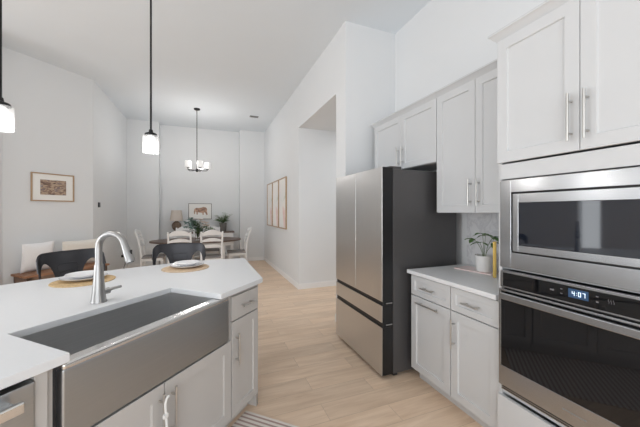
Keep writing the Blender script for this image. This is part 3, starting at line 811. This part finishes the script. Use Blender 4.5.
# ------------------------------------------------------------------ dining set
dt = thing('dining_table', 'oval dining table with a dark wooden top and white legs', 'table', (-.2, 7.12, 0))
def oval(a, b_, n=56): return [(a * math.cos(2 * PI * k / n), b_ * math.sin(2 * PI * k / n)) for k in range(n)]
B().prism(oval(.95, .60), .722, .755, .006).build('tabletop', 'darkwood', dt)
B().prism(oval(.80, .46), .63, .722).build('apron', 'whitewood', dt)
for sx in (-1, 1):
    for sy in (-1, 1):
        B().lathe([(0, 0), (.025, 0), (.034, .03), (.045, .08), (.05, .2), (.036, .27), (.045, .30), (.055, .40), (.045, .47), (.055, .50), (.055, .64), (0, .64)], (sx * .53, sy * .27, 0), n=20).build('leg', 'whitewood', dt)

def make_chair():
    t = thing('dining_chair', '', 'chair')
    SH = .46; TOP = .985
    # faces +y, back at y = -.20
    B().box((-.215, -.20, SH - .03), (.215, .215, SH), .010, seg=3).build('seat', 'greyseat', t)
    B().box((-.195, -.185, SH - .085), (.195, .195, SH - .03)).build('seat_frame', 'whitewood', t)
    for sx in (-1, 1):
        B().tube([(sx * .185, .18, 0), (sx * .185, .18, .30), (sx * .185, .18, SH - .03)], [.018, .024, .024], n=10).build('leg', 'whitewood', t)
        pts = [(sx * .195, -.235, 0), (sx * .195, -.20, .25), (sx * .195, -.19, SH), (sx * .197, -.205, .65), (sx * .199, -.25, .85), (sx * .20, -.30, TOP)]
        B().tube(pts, [.018, .021, .022, .020, .019, .018], n=10).build('back_post', 'whitewood', t)
    def rail(z, h, arch, name):
        def fn(i, j):
            x = -.192 + .384 * i; e = 1 - (2 * i - 1) ** 2
            zz = z + arch * e + (h * (.55 + .45 * e)) * (j - .5)
            f = max(0, (zz - .5) / .485)
            return Vector((x, -.195 - .10 * f ** 1.5 - .03 * e, zz))
        B().grid(fn, 16, 3, thick=.018).build(name, 'whitewood', t)
    rail(.925, .10, .045, 'top_rail'); rail(.79, .065, .03, 'back_slat'); rail(.665, .065, .025, 'back_slat')
    st = B(); st.tube([(-.185, .18, .2), (.185, .18, .2)], .011, n=8)
    for sx in (-1, 1): st.tube([(sx * .185, .18, .16), (sx * .195, -.21, .16)], .011, n=8)
    st.build('stretcher', 'whitewood', t)
    return t
ch0 = make_chair(); ch0['group'] = 'dining chairs around the oval table'
ch0['label'] = 'white ladder-back chair at the near table side, left of the vase'
ch0.location = (-.50, 6.56, 0)
dup(ch0, (.085, 6.50, 0), .04, 'white ladder-back chair at the near table side, right of the vase')
dup(ch0, (-.50, 7.66, 0), PI, 'white ladder-back chair across the table, in front of the table lamp')
dup(ch0, (.10, 7.66, 0), PI, 'white ladder-back chair across the table, nearest the console plant')
dup(ch0, (-1.05, 6.98, 0), -PI / 2, 'white ladder-back chair at the left end of the oval table')
dup(ch0, (.66, 7.12, 0), PI / 2, 'white ladder-back chair at the right end of the oval table')

vs = thing('flower_vase', 'glass vase of eucalyptus and cream flowers on the dining table', 'vase', (-.19, 6.98, .755))
B().lathe([(0, 0), (.045, 0), (.05, .01), (.05, .16), (.046, .16), (.046, .012), (0, .012)], n=24).build('vase', 'glass', vs)
st = B(); e1 = B(); e2 = B(); fl = B()
def spray(b, tip, n, L, W, ctrl=.7):
    pts = bez((0, 0, .03), (tip[0] * .1, tip[1] * .1, .03 + (tip[2]) * ctrl), (tip[0] * .6, tip[1] * .6, tip[2] * .95), tip, 10)
    st.tube(pts, .003, n=5)
    for k in range(n):
        p = pts[min(10, 4 + int(6.9 * k / n))]; a = random.random() * 2 * PI
        b.leaf(p, (math.cos(a), math.sin(a), random.uniform(-.1, .7)), (0, 0, 1), L * random.uniform(.7, 1.2), W, .3)
for x, y, z in ((-.24, 0, .40), (-.18, -.08, .46), (-.26, .06, .30), (-.12, .05, .48), (-.14, -.1, .33), (-.09, 0, .40)): spray(e1, (x * 1.15, y, z), 22, .095, .062)
for x, y, z in ((-.02, -.05, .40), (.08, .03, .40), (.03, -.1, .33), (.12, -.06, .30), (-.05, .1, .36), (.30, 0, .27), (.36, -.03, .24), (.22, .05, .30), (.10, .0, .22), (.0, -.08, .24)): spray(e2, (x, y, z), 18, .09, .04)
for x, y, z in ((.10, -.03, .38), (.17, .02, .36), (.06, .05, .43), (.14, -.08, .31), (.20, -.02, .30)):
    st.tube(bez((0, 0, .03), (0, 0, z * .7), (x * .6, y * .6, z * .9), (x, y, z), 8), .003, n=5)
    for k in range(9):
        a = k * 2.4; fl.leaf((x, y, z), (math.cos(a), math.sin(a), .5 + .05 * k), (0, 0, 1), .085, .065, .1)
st.build('stem', 'stem', vs); e1.build('eucalyptus', 'euca', vs); e2.build('foliage', 'leafdark', vs); fl.build('flowers', 'petal', vs)

# ------------------------------------------------------------------ console with lamp and plant
cs = thing('console_table', 'white console table with dark top against the back wall', 'console', (-.10, 8.36, 0))
B().box((-.80, -.17, .815), (.80, .17, .845), .004).build('tabletop', 'darkwood', cs)
B().box((-.76, -.15, .70), (.76, .15, .815)).build('apron', 'whitewood', cs)
for sx in (-1, 1):
    for sy in (-1, 1): B().box((sx * .74 - .03, sy * .13 - .025, 0), (sx * .74 + .03, sy * .13 + .025, .70), .004).build('leg', 'whitewood', cs)
B().box((-.74, -.14, .18), (.74, .14, .205)).build('shelf', 'whitewood', cs)
tl = thing('table_lamp', 'table lamp with a beige linen shade on the console', 'lamp', (-.735, 8.36, .845))
B().lathe([(0, 0), (.07, 0), (.07, .02), (.03, .025), (.05, .05), (.10, .11), (.115, .17), (.10, .23), (.05, .28), (.02, .30), (.012, .33), (0, .33)], n=24).build('base', 'lampbase', tl)
B().lathe([(.155, .30), (.12, .575), (.118, .575), (.153, .30), (.155, .30)], n=32).build('lamp_shade', 'linen', tl)
B().cyl((0, 0, .32), (0, 0, .57), .005, n=8).tube([(-.119, 0, .565), (.119, 0, .565)], .003, n=6).build('harp', 'blackmetal', tl)
pl = thing('potted_plant', 'leafy green plant in a grey pot on the console', 'plant', (.41, 8.34, .845))
B().lathe([(0, 0), (.075, 0), (.085, .01), (.095, .22), (.098, .225), (.09, .23), (.085, .20), (0, .20)], n=24).build('pot', 'potgrey', pl)
st = B(); lf = B()
for k in range(26):
    a = k * 2.399; rad = .05 + .16 * random.random(); hh = .28 + .22 * random.random() * (1.2 - rad * 2)
    tip = Vector((rad * math.cos(a), rad * math.sin(a) * .7, hh))
    pts = bez((.02 * math.cos(a), .02 * math.sin(a), .19), (.02 * math.cos(a), .02 * math.sin(a), .30), tip * .8 + Vector((0, 0, .05)), tip, 6); st.tube(pts, .003, n=5)
    for p in pts[2:]:
        for d in (-.8, .8): lf.leaf(p, (math.cos(a + d), math.sin(a + d), .3), (0, 0, 1), .08, .035, .4)
st.build('stem', 'stem', pl); lf.build('foliage', 'leaf', pl)

# ------------------------------------------------------------------ pictures
def framed(name, label, w, h, fw, depth, m_frame, art, loc, rz, mat_in=0.0, group=None):
    # local x along the wall, y out of the wall, origin at the picture's centre on the wall
    t = thing(name, label, 'picture', loc, rz, group)
    b = B().box((-w / 2, .001, -h / 2), (-w / 2 + fw, depth, h / 2), .002).box((w / 2 - fw, .001, -h / 2), (w / 2, depth, h / 2), .002)
    b.box((-w / 2 + fw - .001, .001, h / 2 - fw), (w / 2 - fw + .001, depth, h / 2), .002).box((-w / 2 + fw - .001, .001, -h / 2), (w / 2 - fw + .001, depth, -h / 2 + fw), .002)
    b.build('frame', m_frame, t)
    B().box((-w / 2 + fw, .001, -h / 2 + fw), (w / 2 - fw, depth * .5, h / 2 - fw)).build('mat' if mat_in else 'print', 'matboard' if mat_in else art, t)
    if mat_in and art: B().box((-w / 2 + mat_in, .002, -h / 2 + mat_in * .92), (w / 2 - mat_in, depth * .5 + .003, h / 2 - mat_in * .92)).build('print', art, t)
    return t
c = (Vector((-2.397, 5.473)) + Vector((-2.021, 5.849))) / 2 
framed('framed_picture', 'wood-framed brown landscape print with wide white mat, above the bench', .535, .425, .017, .022, 'framewood', 'landscape', (c.x, c.y, 1.76), -math.radians(135), .108)
for (y0, y1), lab in zip(((5.79, 6.44), (6.455, 7.105), (7.12, 7.77)), ('tall wood-framed floral print nearest the passage opening', 'tall wood-framed floral print in the middle of the three on the hall wall', 'tall wood-framed floral print nearest the dining area corner')):
    framed('framed_picture', lab, y1 - y0, 1.09, .022, .03, 'framewood', 'floralprint', (XH, (y0 + y1) / 2, 1.565), R90, group='three prints on the hall wall')
cw = framed('framed_picture', 'dark-framed brown animal watercolour leaning on the wall above the console', .585, .43, .012, .02, 'framedark', None, (-.17, YR, 1.39), PI, .01)
cow = [(-.17, -.10), (-.15, -.03), (-.155, .05), (-.12, .095), (-.06, .105), (0, .085), (.06, .075), (.12, .08), (.165, .05), (.18, -.01), (.175, -.09), (.15, -.09), (.145, -.02), (.12, -.035), (.11, -.10), (.085, -.10), (.08, -.035), (.02, -.05), (-.03, -.06), (-.04, -.11), (-.065, -.11), (-.07, -.05), (-.10, -.04), (-.115, -.07), (-.14, -.12)]
B().prism([(x, y) for x, y in cow], 0, .002, mx=Matrix.Translation((-.02, .012, .015)) @ Matrix.Rotation(-PI / 2, 4, 'X') @ Matrix.Diagonal((1, -1, 1, 1))).build('animal_drawing', 'cowbrown', cw)

# ------------------------------------------------------------------ wall devices on the left wall
th = thing('thermostat', 'small black thermostat on the left wall beyond the corner', 'thermostat', (XL, 6.30, 1.51), -R90)
B().box((-.055, .0005, -.06), (.055, .008, .06), .003).build('wall_plate', 'whiteplastic', th)
B().box((-.04, .006, -.045), (.04, .024, .045), .006).build('body', 'black', th)
ou = thing('wall_outlet', 'wall outlet with black plug low on the left wall', 'outlet', (XL, 7.80, .37), -R90)
B().box((-.037, .0005, -.06), (.037, .007, .06), .003).build('cover_plate', 'whiteplastic', ou)
o = thing('power_cord', 'black plug and cord trailing from the left wall outlet', 'cord', (XL, 7.80, 0), -R90)
B().box((-.032, .0072, .345), (.032, .055, .40), .008).build('plug', 'black', o)
B().tube(bez((0, .05, .36), (0, .10, .25), (.05, .09, .2), (.03, .06, .12), 10)[:-1] + bez((.03, .06, .12), (.0, .04, .05), (-.02, .10, .007), (-.05, .25, .006), 10)[:-1] + bez((-.05, .25, .006), (-.1, .4, .006), (-.2, .5, .006), (-.3, .62, .006), 8), .006, n=7).build('cord', 'black', o)

# ------------------------------------------------------------------ bench with pillows along the angled wall
# local x along the wall (towards the corner), y = out from the wall
bl = 1.06
bo = A1 + Vector((q, q)) * .06 + Vector((q, -q)) * .02
bn = thing('wooden_bench', 'reddish brown slatted wooden bench along the angled left wall', 'bench', (bo.x, bo.y, 0), math.radians(45))
BH = .53
for k in range(5): B().box((0, -.03 - k * .078 - .07, BH - .03), (bl, -.03 - k * .078, BH), .004).build('seat_slat', 'benchwood', bn)
B().box((.03, -.40, BH - .20), (bl - .03, -.375, BH - .031)).box((.03, -.06, BH - .11), (bl - .03, -.035, BH - .031)).box((.03, -.40, BH - .20), (.055, -.04, BH - .031)).box((bl - .055, -.40, BH - .11), (bl - .03, -.04, BH - .031)).build('apron', 'benchend', bn)
for x in (.035, bl - .095):
    for y in (-.40, -.095): B().box((x, y, 0), (x + .06, y + .06, BH - .031), .004).build('leg', 'benchend', bn)
def pillow(name, label, w, h, t_, m, c, rz, tilt, roll=0.0):
    def surf(sgn):
        def fn(i, j):
            u = 2 * i - 1; v = 2 * j - 1
            k = (1 - abs(u) ** 2.6) * (1 - abs(v) ** 2.6)
            return Vector((u * w / 2 * (1 - .06 * (1 - abs(u)) * 0 - .05 * (1 - v * v) * abs(u)), sgn * t_ / 2 * max(0, k) ** .55, v * h / 2 * (1 - .05 * (1 - u * u) * abs(v))))
        return fn
    b = B().grid(surf(1), 20, 20).grid(surf(-1), 20, 20)
    bmesh.ops.remove_doubles(b.bm, verts=b.bm.verts[:], dist=.0005)
    bmesh.ops.recalc_face_normals(b.bm, faces=b.bm.faces[:])
    mx = Matrix.Rotation(tilt, 4, 'X') @ Matrix.Rotation(roll, 4, 'Y')
    bmesh.ops.transform(b.bm, matrix=mx, verts=b.bm.verts)
    zmin = min(v.co.z for v in b.bm.verts)
    o = b.build(name, m, None, loc=(c[0], c[1], BH - zmin + .001), rz=rz, angle=60)
    return tag(o, label, 'pillow', 'pillows on the bench')
pc = bo + Vector((q, q)) * .235 + Vector((q, -q)) * .17
pillow('throw_pillow', 'plain white square pillow at the left end of the bench', .36, .43, .13, 'pillow', pc, math.radians(45), .26, -.05)
pc = bo + Vector((q, q)) * .77 + Vector((q, -q)) * .18
pillow('throw_pillow', 'beige striped pillow on the bench, partly behind the black stool', .54, .42, .13, 'pillow2', pc, math.radians(45), .24, -.02)
